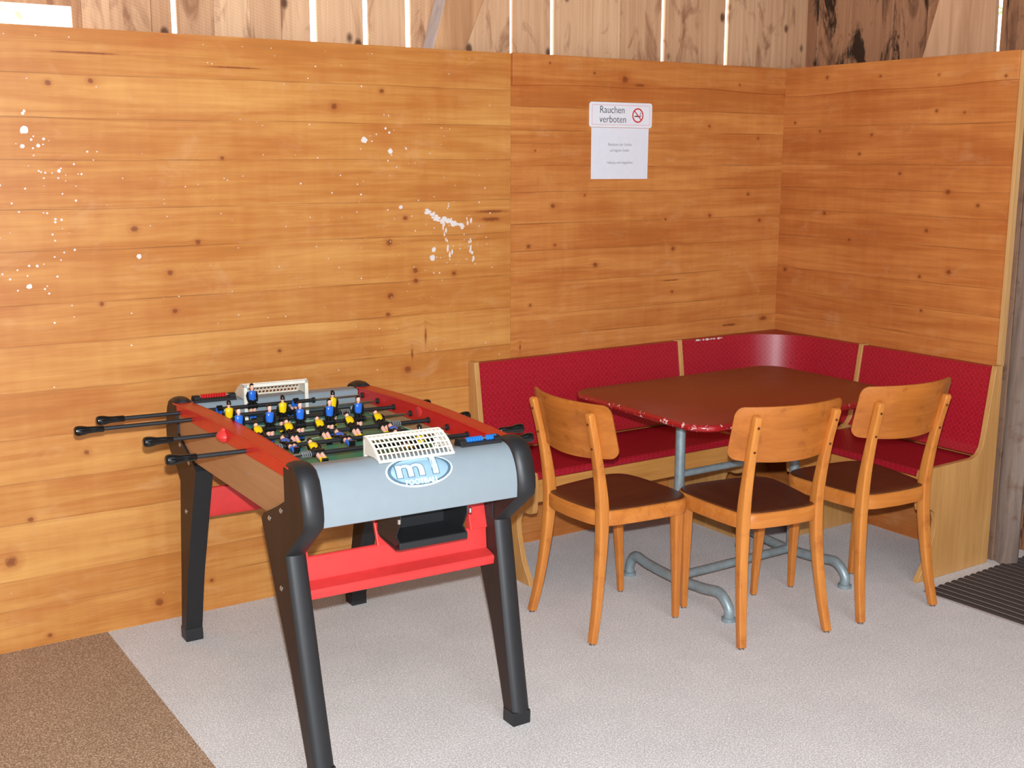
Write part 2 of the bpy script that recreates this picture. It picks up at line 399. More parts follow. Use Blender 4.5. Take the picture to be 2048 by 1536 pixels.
# ------------------------------------------------------------------ setting
def struct(o): o['kind'] = 'structure'; return o
m = MB(); m.box((-3.163, -8, -.03), (.5, .4, 0)); struct(m.build('floor', MT['carpet'], smooth=False))
m = MB(); m.box((-7, -8, -.03), (-3.163, .4, .001))
tag(m.build('carpet', MT['brown_carpet'], smooth=False), 'brown flecked carpet laid in the left foreground beside the grey carpet', 'carpet')

m = MB(); m.box((-7, 0, 0), (-1.5075, .022, 2.0)); wl = struct(m.build('wall_back', MT['pineL'], smooth=False))
m = MB(); m.box((-1.5065, 0, 0), (.022, .022, 2.0)); wc = struct(m.build('wall_back.001', MT['pineC'], smooth=False))
m = MB(); m.box((0, -1.19, 0), (.022, -.0005, 2.0)); wr_ = struct(m.build('wall_right', MT['pineR'], smooth=False))
m = MB(); m.box((-.004, -1.206, .8), (.026, -1.1905, 2.0)); struct(m.build('trim_1', MT['ply'], bevel=.001))
# nailed-on top boards of the corner panels
def strip(name, pts0, mat):
    b = MB(); b.prism(pts0[0], pts0[1], pts0[2]); return struct(b.build(name, mat, bevel=.0015))
bow = lambda a: 1.888+.004*math.sin(a*9)-.006*math.sin(a*3)
pb = [(-1.506, 2.002)]+[(-1.506+1.5*i/24, bow(-1.506+1.5*i/24)) for i in range(25)]+[(-.006, 2.002)]
strip('trim_2', (pb, lambda p: Vector((p[0], -.014, p[1])), lambda p: Vector((p[0], -.0002, p[1]))), MT['pineC'])
pr = [(-.0145, 2.002)]+[(-.0145-1.1755*i/20, bow(.4+1.18*i/20)-.003) for i in range(21)]+[(-1.19, 2.002)]
strip('trim_3', (pr, lambda p: Vector((-.014, p[0], p[1])), lambda p: Vector((-.0002, p[0], p[1]))), MT['pineR'])
# dried paint spatters on the left panel
b = MB(); R = random.Random(3)
def fleck(x, z, r, sx=1.0, sz=1.0):
    n = 11; p = [(x+math.cos(2*PI*k/n)*r*sx*R.uniform(.82, 1.15), z+math.sin(2*PI*k/n)*r*sz*R.uniform(.75, 1.2)) for k in range(n)]
    dp = -R.uniform(.0006, .0024)
    b.prism(p, lambda q: Vector((q[0], dp, q[1])), lambda q: Vector((q[0], .001, q[1])))
for (x, z, r, n, sp) in ((-3.31,1.68,.009,9,.05),(-3.25,1.5,.005,26,.09),(-3.2,1.53,.004,12,.06),(-3.34,1.22,.005,8,.06),(-3.27,1.15,.006,8,.06),(-2.2,1.78,.004,12,.2),(-2.08,1.51,.0045,14,.12),
                         (-2.4,1.59,.003,26,.3),(-2.04,1.63,.006,8,.05),(-2.9,1.5,.003,26,.35),(-1.9,1.6,.003,24,.3),(-1.76,1.3,.004,44,.10),(-1.9,1.0,.003,16,.3),(-2.3,1.2,.003,22,.4),(-3.3,.9,.004,14,.3),(-2.5,.45,.003,10,.4),(-3.3,1.9,.003,10,.3)):
    for i in range(n): fleck(R.gauss(x, sp), min(1.97, max(.1, R.gauss(z, sp))), r*R.uniform(.28, .8))
for x, z, r in ((-3.31,1.685,.013),(-2.145,1.665,.012),(-2.04,1.625,.010),(-1.86,1.255,.010),(-1.866,1.225,.011),(-2.0,1.42,.008),(-2.98,1.28,.008),(-3.33,1.2,.009)): fleck(x, z, r)
pts = [(-1.881,1.397),(-1.862,1.385),(-1.845,1.375),(-1.83,1.368),(-1.81,1.364),(-1.79,1.363),(-1.775,1.357),(-1.755,1.35),(-1.741,1.346)]
for x, z in pts:
    for i in range(4): fleck(x+R.gauss(0,.008), z+R.gauss(0,.005), R.uniform(.004, .009), 1.4, .8)
for x, z in ((-1.815,1.34),(-1.809,1.319),(-1.803,1.29),(-1.796,1.262),(-1.788,1.245),(-1.697,1.28),(-1.694,1.262),(-1.69,1.24),(-1.685,1.21),(-1.69,1.364),(-1.71,1.362)):
    for i in range(3): fleck(x+R.gauss(0,.004), z+R.gauss(0,.006), R.uniform(.003, .006), .7, 1.7)
tag(b.build('paint_splatter', MT['white_paint'], wl, smooth=False), 'dried white paint spatters', kind='stuff')

# barn wall above and behind the panels
def boards(name, mat, edges, place, z0=1.3, z1=3.4, th=.012):
    b = MB(); ids = []; R = random.Random(len(edges))
    for i, e in enumerate(edges):
        a0, a1 = e[0], e[1]; zz0 = e[2] if len(e) > 2 else z0; zz1 = e[3] if len(e) > 3 else z1
        d = R.uniform(0, .003)
        nf = len(b.b.faces)
        lo, hi = place(a0, d, zz0), place(a1, d+th, zz1)
        b.box(tuple(min(p, q) for p, q in zip(lo, hi)), tuple(max(p, q) for p, q in zip(lo, hi)))
        val = e[4] if len(e) > 4 else R.random()
        ids += [val]*6
    o = struct(b.build(name, mat, smooth=False))
    at = o.data.attributes.new('board', 'FLOAT', 'FACE')
    for i, v in enumerate(ids): at.data[i].value = v
    return o
be = [(-7,-5.2),(-5.19,-3.4,1.3,3.4,.5),(-3.4,-3.113,1.3,1.55,.5),(-3.4,-3.113,2.078,3.4,.3),(-3.113,-3.085,1.3,3.4,.15),(-3.084,-2.995,1.3,3.4,.7),(-2.994,-2.86,1.3,3.4,.45),(-2.859,-2.792,1.3,3.4,.25),(-2.772,-2.645,1.3,3.4,.35),
      (-2.644,-2.515,1.3,3.4,.85),(-2.514,-2.40,1.3,3.4,.5),(-2.399,-2.290,1.3,3.4,.72),(-2.262,-2.079,1.3,3.4,.75),(-2.056,-1.902,1.3,3.4,.68),(-1.878,-1.70,1.3,3.4,.4),(-1.699,-1.432,1.3,3.4,.62),(-1.417,-1.235,1.3,3.4,.55),
      (-1.216,-1.02,1.3,3.4,.66),(-1.019,-.876,1.3,3.4,.75),(-.875,-.647,1.3,3.4,.5),(-.626,-.43,1.3,3.4,.45),(-.4295,-.275,1.3,3.4,.5),(-.252,-.075,1.3,3.4,.62),(-.0745,.09,1.3,3.4,.5),(.0905,.26,1.3,3.4,.42)]
boards('wall_back_outer', MT['barnB'], be, lambda a, d, z: (a, .12+d, z))
re_ = [(.12,.056,1.3,3.4,.05),(.049,-.138,1.3,3.4,.4),(-.143,-.376,1.3,3.4,.35),(-.381,-.56,1.3,3.4,.3),(-.561,-.872,1.3,3.4,.45),(-.918,-.99,0,3.4,.2),(-.9905,-1.2,0,3.4,.4),(-1.2005,-1.45,0,3.4,.25),(-1.451,-1.75,0,3.4,.3),(-1.751,-2.1,0,3.4,.4)]+[(-2.101-.3*i,-2.4-.3*i,0,3.4) for i in range(19)]
boards('wall_right_outer', MT['barnR'], re_, lambda a, d, z: (.25+d, a, z))
# slanting braces nailed to the boards
b = MB()
b.prism([(-1.903,1.78),(-1.795,1.78),(-1.432,2.6),(-1.655,2.6)], lambda p: Vector((p[0], .03, p[1])), lambda p: Vector((p[0], .118, p[1])), 1, 0)
struct(b.build('trim_4', [MT['beam'], MT['beam_pale']], bevel=.003))
b = MB(); b.prism([(-.50,1.75),(-.925,1.75),(-.895,3.0),(-.86,3.0)], lambda p: Vector((.235, p[0], p[1])), lambda p: Vector((.2105, p[0], p[1])), 0)
struct(b.build('trim_5', MT['beam_light'], bevel=.002))
# rough posts beside the right panel
def rough_post(name, x0, x1, y0, y1, z1, mat, seed):
    R = random.Random(seed); rings = []
    for i in range(25):
        z = z1*i/24; o = [R.gauss(0, .005) for _ in range(8)]
        P = [(x0,y0),((x0+x1)/2,y0-.01),(x1,y0),(x1+.01,(y0+y1)/2),(x1,y1),((x0+x1)/2,y1),(x0,y1),(x0-.008,(y0+y1)/2)]
        rings.append([Vector((p[0]+q, p[1]+q*.7, z)) for p, q in zip(P, o)])
    b = MB(); b.loft(rings); return struct(b.build(name, mat, angle=50))
rough_post('trim_6', .034, .085, -1.30, -1.225, 3.4, MT['beam_grey'], 4)
rough_post('trim_7', .11, .225, -1.50, -1.32, 3.4, MT['post'], 5)
m = MB(); m.box((.03, -1.222, 0), (.10, -1.02, 1.98)); struct(m.build('trim_8', MT['post'], bevel=.004))
m = MB(); m.tube([(.13,-1.5,.05),(.16,-2.4,.055),(.15,-4,.05)], [.06,.055,.06], 12); struct(m.build('trim_9', MT['post']))
# rest of the barn, out of frame, closes the room and leaves the door open
m = MB(); m.box((-7, -8, 3.4), (.5, .4, 3.45)); struct(m.build('ceiling', MT['dark_wood'], smooth=False))
m = MB(); m.box((-7.03, -8, 0), (-7, .4, 3.4)); struct(m.build('wall_left', MT['dark_wood'], smooth=False))
m = MB(); m.box((-7, -8.03, 0), (-6, -8, 3.4)); m.box((-2.4, -8.03, 0), (.5, -8, 3.4)); m.box((-6, -8.03, 3.0), (-2.4, -8, 3.4)); struct(m.build('wall_front', MT['dark_wood'], smooth=False))

# shrubs outdoors, glimpsed through the opening and the gap
def shrub(name, c, rad, n, seed, label, leaf='leaf'):
    R = random.Random(seed); b = MB()
    b.tube([(c[0], c[1], 0), (c[0]+.03, c[1], c[2]*.6), (c[0], c[1]+.02, c[2])], [.03, .022, .01], 7)
    for i in range(n):
        d = Vector((R.gauss(0, 1), R.gauss(0, 1), R.gauss(0, 1))).normalized()*R.random()**.4
        p = Vector(c)+Vector((d.x*rad[0], d.y*rad[1], d.z*rad[2])); s = R.uniform(.03, .055)
        a = Vector((R.gauss(0, 1), R.gauss(0, 1), R.gauss(0, 1))).normalized(); q = a.orthogonal().normalized()
        b.face([p-a*s, p+q*s*.5+a*s*.1, p+a*s, p-q*s*.5+a*s*.1], 1)
    o = b.build(name, [MT['post'], MT[leaf]], smooth=False)
    return tag(o, label, 'shrub')
shrub('shrub', (1.3, -.35, 2.1), (.45, .5, 1.0), 700, 1, 'green shrub outdoors seen through the gap in the right barn boards')
shrub('shrub', (-2.92, 2.6, 2.3), (.16, .2, .12), 60, 2, 'leafy shrub outdoors with daylight glare painted into its pale leaves, seen through the opening at the top left', 'leaf_glare')

# ------------------------------------------------------------------ signs on the wall
sg = empty('no_smoking_sign', (-.9585, -.0005, 1.777))
def panel(pts, y0, y1): 
    b = MB(); b.prism(pts, lambda p: Vector((p[0], y0, p[1])), lambda p: Vector((p[0], y1, p[1]))); return b
panel(round_rect(-.166, -.051, .166, .051, .012), -.004, 0).build('plate', MT['sign_white'], sg, bevel=.0008)
def ring2(outer, inner, y0, y1, mat, name, par):
    b = MB(); n = len(outer)
    P = lambda p, y: Vector((p[0], y, p[1]))
    for i in range(n):
        j = (i+1) % n
        b.face([P(outer[i],y0),P(outer[j],y0),P(inner[j],y0),P(inner[i],y0)])
        b.face([P(outer[i],y0),P(outer[j],y0),P(outer[j],y1),P(outer[i],y1)])
        b.face([P(inner[i],y0),P(inner[j],y0),P(inner[j],y1),P(inner[i],y1)])
    return b.build(name, mat, par, smooth=False)
ring2(round_rect(-.154,-.041,.154,.041,.006), round_rect(-.1515,-.0385,.1515,.0385,.005), -.0046, -.0038, MT['sign_pink'], 'border_line', sg)
def wall_text(txt, size, x, z, y, mat, par, bold=0, align='LEFT', sx=1.0, name='lettering', lab=None):
    me = text_mesh(txt, size, .0003, bold, align, sx)
    me.transform(Matrix.Translation((x, y, z)) @ Matrix.Rotation(PI/2, 4, 'X')); me.materials.append(mat)
    o = bpy.data.objects.new(name, me); col.objects.link(o); o.parent = par
    if lab: o['label'] = lab
    return o
wall_text('Rauchen', .042, -.115, .007, -.0044, MT['ink'], sg, -.0004, sx=.92, lab='black word Rauchen')
wall_text('verboten', .042, -.115, -.031, -.0044, MT['ink'], sg, -.0004, sx=.92, lab='black word verboten')
cx = .088
circ = lambda r: [(cx+r*math.cos(2*PI*k/28), r*math.sin(2*PI*k/28)) for k in range(28)]
ring2(circ(.030), circ(.0245), -.0048, -.0038, MT['sign_red'], 'prohibition_ring', sg)
b = MB()
mm = Matrix.Translation((cx, 0, 0)) @ Matrix.Rotation(PI/4, 4, 'Y')
b.box((-.026, -.0049, -.0022), (.026, -.0038, .0022), 0, mm); b.build('slash', MT['sign_red'], sg, smooth=False)
b = MB(); b.box((cx-.018, -.0046, -.006), (cx+.012, -.0038, -.0015)); b.box((cx+.0135, -.0046, -.006), (cx+.018, -.0038, -.0015))
b.tube([(cx+.013,-.0043,.001),(cx+.010,-.0043,.006),(cx+.015,-.0043,.010),(cx+.011,-.0043,.016)], .0009, 5); b.tube([(cx+.017,-.0043,.001),(cx+.015,-.0043,.006),(cx+.019,-.0043,.010)], .0009, 5)
b.build('cigarette', MT['ink'], sg, smooth=False)
tag(sg, 'white sign reading Rauchen verboten with a red no smoking symbol', 'sign')
pn = empty('paper_notice', (-.9605, -.0005, 1.63))
panel([(-.151,.0945),(.153,.0945),(.1515,-.116),(-.1505,-.114)], -.0012, 0).build('sheet', MT['paper'], pn, smooth=False)
for i, (tx, z) in enumerate((('Benützen der Geräte', .022), ('auf eigene Gefahr', -.002), ('Haftung wird abgelehnt', -.052))):
    wall_text(tx, .0155, 0, z, -.0014, MT['ink_grey'], pn, 0, 'CENTER', .95)
tag(pn, 'white paper notice with grey typed lines hanging below the no smoking sign', 'notice')

# ------------------------------------------------------------------ corner bench
bench = empty('corner_bench', (0, 0, 0))
BZ = .802
endp = [(-.004,0),(-.004,.808),(-.045,.808),(-.085,.53),(-.094,.49),(-.115,.463),(-.15,.452),(-.30,.45),(-.452,.448),(-.462,.43),(-.462,.31),(-.455,.292),(-.43,.285),(-.39,.285),(-.365,.27),(-.352,.235),(-.358,.18),(-.392,.08),(-.432,.018),(-.44,0)]
def bench_panel(name, at, along):
    b = MB()
    if along == 'x': f0 = lambda p: Vector((at, p[0], p[1])); f1 = lambda p: Vector((at+.022, p[0], p[1]))
    else: f0 = lambda p: Vector((p[0], at, p[1])); f1 = lambda p: Vector((p[0], at+.022, p[1]))
    b.prism(endp, f0, f1); return b.build(name, MT['bench_ply'], bench, bevel=.002)
bench_panel('end_panel', -1.707, 'x'); bench_panel('end_panel', -1.222, 'y')
bench_panel('divider', -.645, 'x'); bench_panel('divider', -.567, 'y')
# padded backrest, swept along a path (points with outward normal), profile = (distance from wall, height)
bp = smooth_path([(.040, BZ), (.051, .72), (.068, .60), (.079, .54), (.090, .49), (.115, .46)], 4)
def backrest(path, name='backrest'):
    """path: list of (point on wall line, unit normal into the room, arc length)"""
    b = MB(); l = b.b.loops.layers.uv.verify(); cols = []
    for (p, nrm, s) in path:
        prof = [(p[0]+nrm[0]*q[0], p[1]+nrm[1]*q[0], q[1]) for q in bp]
        back = [(p[0]+nrm[0]*.006, p[1]+nrm[1]*.006, .46), (p[0]+nrm[0]*.006, p[1]+nrm[1]*.006, BZ)]
        vl = 0; vv = []; 
        for i, q in enumerate(bp):
            if i: vl += (bp[i]-bp[i-1]).length
            vv.append(vl)
        cols.append(([b.b.verts.new(q) for q in prof+back], vv+[vl+.1, vl+.5], s))
    n = len(cols[0][0])
    for (A, va, sa), (B, vb, sb) in zip(cols, cols[1:]):
        for i in range(n):
            j = (i+1) % n
            f = b.b.faces.new((A[i], B[i], B[j], A[j]))
            for lp, q in zip(f.loops, ((sa, va[i]), (sb, vb[i]), (sb, vb[j] if j else 0), (sa, va[j] if j else 0))): lp[l].uv = q
    b.b.faces.new(list(reversed(cols[0][0]))); b.b.faces.new(cols[-1][0])
    return b.build(name, MT['vinyl'], bench, angle=50)
backrest([((-1.684+i*.1298, 0), (0, -1), i*.13) for i in range(9)])
backrest([((0, -.568-i*.1052), (-1, 0), 3+i*.11) for i in range(7)])
Rc = .34; path = []; s = 0
for i in range(5): path.append(((-.622+i*(.622-Rc)/4, 0), (0, -1)))
for i in range(1, 14):
    a = PI/2*i/14; d = (math.sin(a), math.cos(a)); path.append(((-Rc+d[0]*Rc, -Rc+d[1]*Rc), (-d[0], -d[1])))
for i in range(5): path.append(((0, -Rc-i*(.544-Rc)/4), (-1, 0)))
full = []
for i, (p, nn) in enumerate(path):
    if i: s += math.hypot(p[0]-path[i-1][0][0], p[1]-path[i-1][0][1])*.8
    full.append((p, nn, 1.5+s))
backrest(full, 'corner_backrest')
# red ledge that fills the corner behind the rounded back
b = MB(); pts = [(0-.004, -.004)]+[(p[0]+n_[0]*.008, p[1]+n_[1]*.008) for p, n_ in path[3:-3]]
b.prism(pts, lambda p: Vector((p[0], p[1], BZ-.02)), lambda p: Vector((p[0], p[1], BZ))); b.build('corner_ledge', MT['vinyl'], bench, smooth=False)
# seats
def seat(pts, name='seat', z0=.418, z1=.447):
    b = MB(); l = b.b.loops.layers.uv.verify()
    b.prism(pts, lambda p: Vector((p[0], p[1], z0)), lambda p: Vector((p[0], p[1], z1)))
    for f in b.b.faces:
        for lp in f.loops: c = lp.vert.co; lp[l].uv = (c.x+c.z, c.y+c.z)
    return b.build(name, MT['vinyl'], bench, bevel=.008, seg=3)
seat([(-1.684,-.09),(-.646,-.09),(-.646,-.452),(-1.684,-.452)])
seat([(-.09,-.568),(-.452,-.568),(-.452,-1.199),(-.09,-1.199)])
cs = [(-.622,-.09),(-.25,-.09),(-.14,-.14),(-.09,-.25),(-.09,-.544),(-.452,-.544)]+[(-.452-.07*(1-math.cos(t)), -.522+.07*math.sin(t)) for t in (.3,.7,1.1,1.57)]+[(-.622,-.452)]
seat(cs, 'corner_seat')
b = MB(); b.box((-1.684,-.447,.33),(-.646,-.425,.4175)); b.build('seat_rail', MT['bench_rail'], bench, bevel=.002)
b = MB(); b.box((-.447,-1.199,.33),(-.425,-.568,.4175)); b.build('seat_rail', MT['bench_rail_y'], bench, bevel=.002)
b = MB(); b.box((-.622,-.447,.33),(-.5,-.425,.4175)); b.box((-.447,-.544,.33),(-.425,-.5,.4175)); b.prism([(-.51,-.447),(-.44,-.51),(-.425,-.495),(-.495,-.425)], lambda p: Vector((p[0],p[1],.33)), lambda p: Vector((p[0],p[1],.4175)))
b.build('seat_rail', MT['bench_rail'], bench)
b = MB(); R = random.Random(5)
for i in range(9):
    x = -.53+i*.018+R.uniform(-.005, .005); n = 7; w_ = R.uniform(.006, .014); h_ = R.uniform(.002, .005)
    pp = [(x+math.cos(2*PI*k/n)*w_, BZ-.006+R.uniform(-.002, .003)+math.sin(2*PI*k/n)*h_) for k in range(n)]
    dq = R.uniform(.0425, .0445); b.prism(pp, lambda p: Vector((p[0], -dq, p[1])), lambda p: Vector((p[0], -.039, p[1])))
tag(b.build('worn_patch', MT['white_paint'], bench, smooth=False), 'pale worn scuffs', kind='stuff')
tag(bench, 'L shaped wooden corner bench with red patterned vinyl seat and backrest pads', 'bench')

# ------------------------------------------------------------------ table
tb = empty('table', (-1.003, -.805, 0)); ZT = .742
b = MB(); o_ = round_rect(-.535, -.375, .535, .375, .10, 8); i_ = round_rect(-.527, -.367, .527, .367, .094, 8)
b.loft([[Vector((p[0], p[1], ZT-.024)) for p in i_], [Vector((p[0], p[1], ZT-.017)) for p in o_], [Vector((p[0], p[1], ZT-.006)) for p in o_], [Vector((p[0], p[1], ZT)) for p in i_]], 1, True, True)
b.b.faces.ensure_lookup_table()
b.b.faces[-1].material_index = 0; b.b.faces[-2].material_index = 2
b.build('tabletop', [MT['lacquer'], MT['table_edge'], MT['ply_under']], tb, angle=60)
for sx in (-1, 1):
    x = -.302 if sx < 0 else .297
    b = MB(); p = smooth_path([(x, .262, .012), (x, .258, .05), (x, .225, .088), (x, .15, .078), (x, 0, .07), (x, -.15, .078), (x, -.24, .088), (x, -.288, .05), (x, -.292, .012)], 5)
    b.tube(p, .019, 12); 
    for y in (.262, -.292): b.lathe([(0, .026), (.012, .026), (.016, .02)], (x, y, 0), (0, 0, 1), 14)
    b.build('runner', MT['steel'], tb)
    b = MB(); b.tube([(x, -.012, .07), (x, -.012, ZT-.026)], .0185, 14); b.build('post', MT['steel'], tb)
    b = MB(); b.lathe([(0, .019), (.02, .024), (.05, .045), (.06, .052), (.066, .052)], (x, -.012, ZT-.0905), (0, 0, 1), 14); b.box((x-.05, -.2, ZT-.033), (x+.05, .2, ZT-.0245)); b.build('bracket', MT['steel'], tb)
b = MB(); b.tube([(-.302, 0, .072), (.297, 0, .072)], .0165, 12); b.build('stretcher', MT['steel'], tb)
b = MB(); b.tube([(-.302, -.012, .47), (.297, -.012, .47)], .013, 12); b.build('upper_stretcher', MT['steel'], tb)
tag(tb, 'red brown lacquered table with chipped red edge and grey steel tube base', 'table')

# ------------------------------------------------------------------ chairs
def sq_ring(c, t, hx, hy, n=3):
    """rounded rectangle ring in the plane normal to t (x axis kept)"""
    t = Vector(t).normalized(); ax = Vector((1, 0, 0)); ay = t.cross(ax).normalized()
    return [Vector(c)+ax*p[0]+ay*p[1] for p in round_rect(-hx, -hy, hx, hy, min(hx, hy)*.35, n)]
def bar(path, hx, hy, b):
    P = [Vector(p) for p in path]; rings = []
    for i, p in enumerate(P):
        t = P[min(i+1, len(P)-1)]-P[max(i-1, 0)]
        rings.append(sq_ring(p, t, hx[i] if isinstance(hx, list) else hx, hy[i] if isinstance(hy, list) else hy))
    b.loft(rings)
def post_y(z):
    pts = [(0,-.195),(.12,-.172),(.28,-.150),(.42,-.140),(.52,-.147),(.66,-.173),(.80,-.208)]
    for (a, ya), (c, yc) in zip(pts, pts[1:]):
        if z <= c: return ya+(yc-ya)*(z-a)/(c-a)
    return pts[-1][1]
def make_chair():
    root = empty('chair')
    for s in (-1, 1):
        b = MB(); p = smooth_path([(s*.176,-.195,.008),(s*.166,-.172,.12),(s*.155,-.150,.28),(s*.149,-.140,.42),(s*.149,-.147,.52),(s*.152,-.173,.66),(s*.157,-.205,.786)], 4)
        n = len(p); hx = [.0135+.0035*math.sin(PI*min(1, i/(n*.85))) for i in range(n)]; hy = [.013+.007*math.exp(-((i/n-.52)/.22)**2) for i in range(n)]
        p += [p[-1]+Vector((0, -.001, .005)), p[-1]+Vector((0, -.0015, .008))]; hx += [hx[-1]*.85, hx[-1]*.5]; hy += [hy[-1]*.8, hy[-1]*.4]
        bar(p, hx, hy, b); lg = b.build('rear_leg', MT['chair_v'], root, angle=50)
        b = MB(); b.lathe([(0, .010), (.003, .011), (.006, .009), (.008, .006)], (s*.176, -.195, 0), (0, 0, 1), 12); b.build('glide', MT['screw'], lg)
        for z in (.67, .755):
            b = MB(); b.lathe([(0, .005), (.0015, .0045)], (s*(.152 if z < .7 else .1555), post_y(z)-.0145, z), (0, -1, .2), 10); b.build('screw_plug', MT['chair_seat'], lg)
        b = MB(); p = [(s*.153, .195, .008), (s*.155, .192, .1), (s*.160, .184, .25), (s*.164, .178, .398)]
        bar(p, [.0105, .012, .0155, .0185], [.0105, .012, .0155, .0185], b); lg = b.build('front_leg', MT['chair_v'], root, angle=50)
        b = MB(); b.lathe([(0, .009), (.003, .010), (.006, .008), (.008, .006)], (s*.153, .195, 0), (0, 0, 1), 12); b.build('glide', MT['screw'], lg)
    # seat outline, rounded trapezoid
    half = smooth_path([(0, .236), (.10, .233), (.165, .218), (.196, .180), (.200, .13), (.190, .02), (.175, -.08), (.158, -.135), (.11, -.163), (0, -.172)], 5)
    out = [(p.x, p.y) for p in half]+[(-p.x, p.y) for p in reversed(half[1:-1])]
    def inset(k): return [(x*(1-k/.19), .03+(y-.03)*(1-k/.2)) for x, y in out]
    b = MB(); rings = []
    for k, z in ((.010, .398), (.001, .400), (0, .405), (0, .443), (.003, .449), (.010, .4512)): rings.append([Vector((x, y, z)) for x, y in inset(k)])
    b.loft(rings); b.build('seat_frame', MT['chair_h'], root, angle=55)
    b = MB(); rings = []
    for k, z in ((.006, .4515), (.007, .4545), (.014, .4560), (.05, .4550), (.10, .4540), (.15, .4535)): rings.append([Vector((x, y, z)) for x, y in inset(k)])
    b.loft(rings); b.build('seat', MT['chair_seat'], root, angle=60)
    # bent plywood back
    Rr = .385; hw = .226; N = 36; b = MB(); F = []; B = []
    for i in range(N+1):
        q = math.sin(PI/2*(-1+2*i/N)); sgn = 1 if q > 0 else -1
        x_ = sgn*(abs(q)**.8)*hw if False else q*hw
        ang = x_/Rr; e = max(0, abs(x_)-(hw-.032))/.032; rd = .032*(1-math.sqrt(max(0, 1-e*e)))
        zt = .820-rd+.002*(1-(q*q)); zb = .641+rd-.016*(1-q*q)
        fr, bk = [], []
        for j in range(9):
            z = zb+(zt-zb)*j/8
            yc = post_y(z)+.0165-(Rr-math.sqrt(Rr*Rr-(.154**2)))+Rr-math.sqrt(max(0, Rr*Rr-(Rr*math.sin(ang))**2))
            c = Vector((Rr*math.sin(ang), yc, z)); nn = Vector((-math.sin(ang), math.cos(ang), 0))
            fr.append(b.b.verts.new(c+nn*.0048)); bk.append(b.b.verts.new(c-nn*.0048))
        F.append(fr); B.append(bk)
    for i in range(N):
        for j in range(8):
            b.b.faces.new((F[i][j], F[i+1][j], F[i+1][j+1], F[i][j+1])); b.b.faces.new((B[i][j], B[i][j+1], B[i+1][j+1], B[i+1][j]))
        b.b.faces.new((F[i][8], F[i+1][8], B[i+1][8], B[i][8])); b.b.faces.new((F[i][0], B[i][0], B[i+1][0], F[i+1][0]))
    for j in range(8):
        b.b.faces.new((F[0][j], F[0][j+1], B[0][j+1], B[0][j])); b.b.faces.new((F[N][j], B[N][j], B[N][j+1], F[N][j+1]))
    b.build('backrest', MT['chair_back'], root, bevel=.0015)
    return root
ch = make_chair(); ch.location = (-1.642, -.8225, 0); ch.rotation_euler.z = math.radians(-89.3)
tag(ch, 'wooden chair nearest the foosball table, facing the table\'s left end', 'chair', 'wooden chairs around the red table')
c2 = copy_tree(ch); c2.location = (-1.238, -1.136, 0); c2.rotation_euler.z = math.radians(-9.1)
c2['label'] = 'wooden chair at the table\'s front edge, the middle one of the three chairs'
c3 = copy_tree(ch); c3.location = (-.743, -1.192, 0); c3.rotation_euler.z = math.radians(-5.5)
for part in c3.children:
    if part.name.startswith('backrest'): part.location = (0, -.007, .026)     # its back board is fixed a little higher
c3['label'] = 'wooden chair nearest the dark door mat and the bench\'s right end'

# ------------------------------------------------------------------ door mat
dm = empty('door_mat', (-.5, -1.296, 0), math.radians(2.2))
b = MB(); b.box((0, -2.4, 0), (.70, -.0, .006)); b.build('backing', MT['mat_light'], dm, bevel=.002)
b = MB()
for i in range(17):
    x = .014+i*.0405; pth = [(x+.006*math.sin(y*2.3+i*.2)+.004*math.sin(y*6), -y, .0065) for y in [2.39*k/24+.004 for k in range(25)]]
    b.tube(pth, .0150, 8, 0, True, .35)
tag(b.build('rib', MT['mat_dark'], dm), kind='stuff')
tag(dm, 'dark brown ribbed door mat on the floor at the right edge', 'door mat')

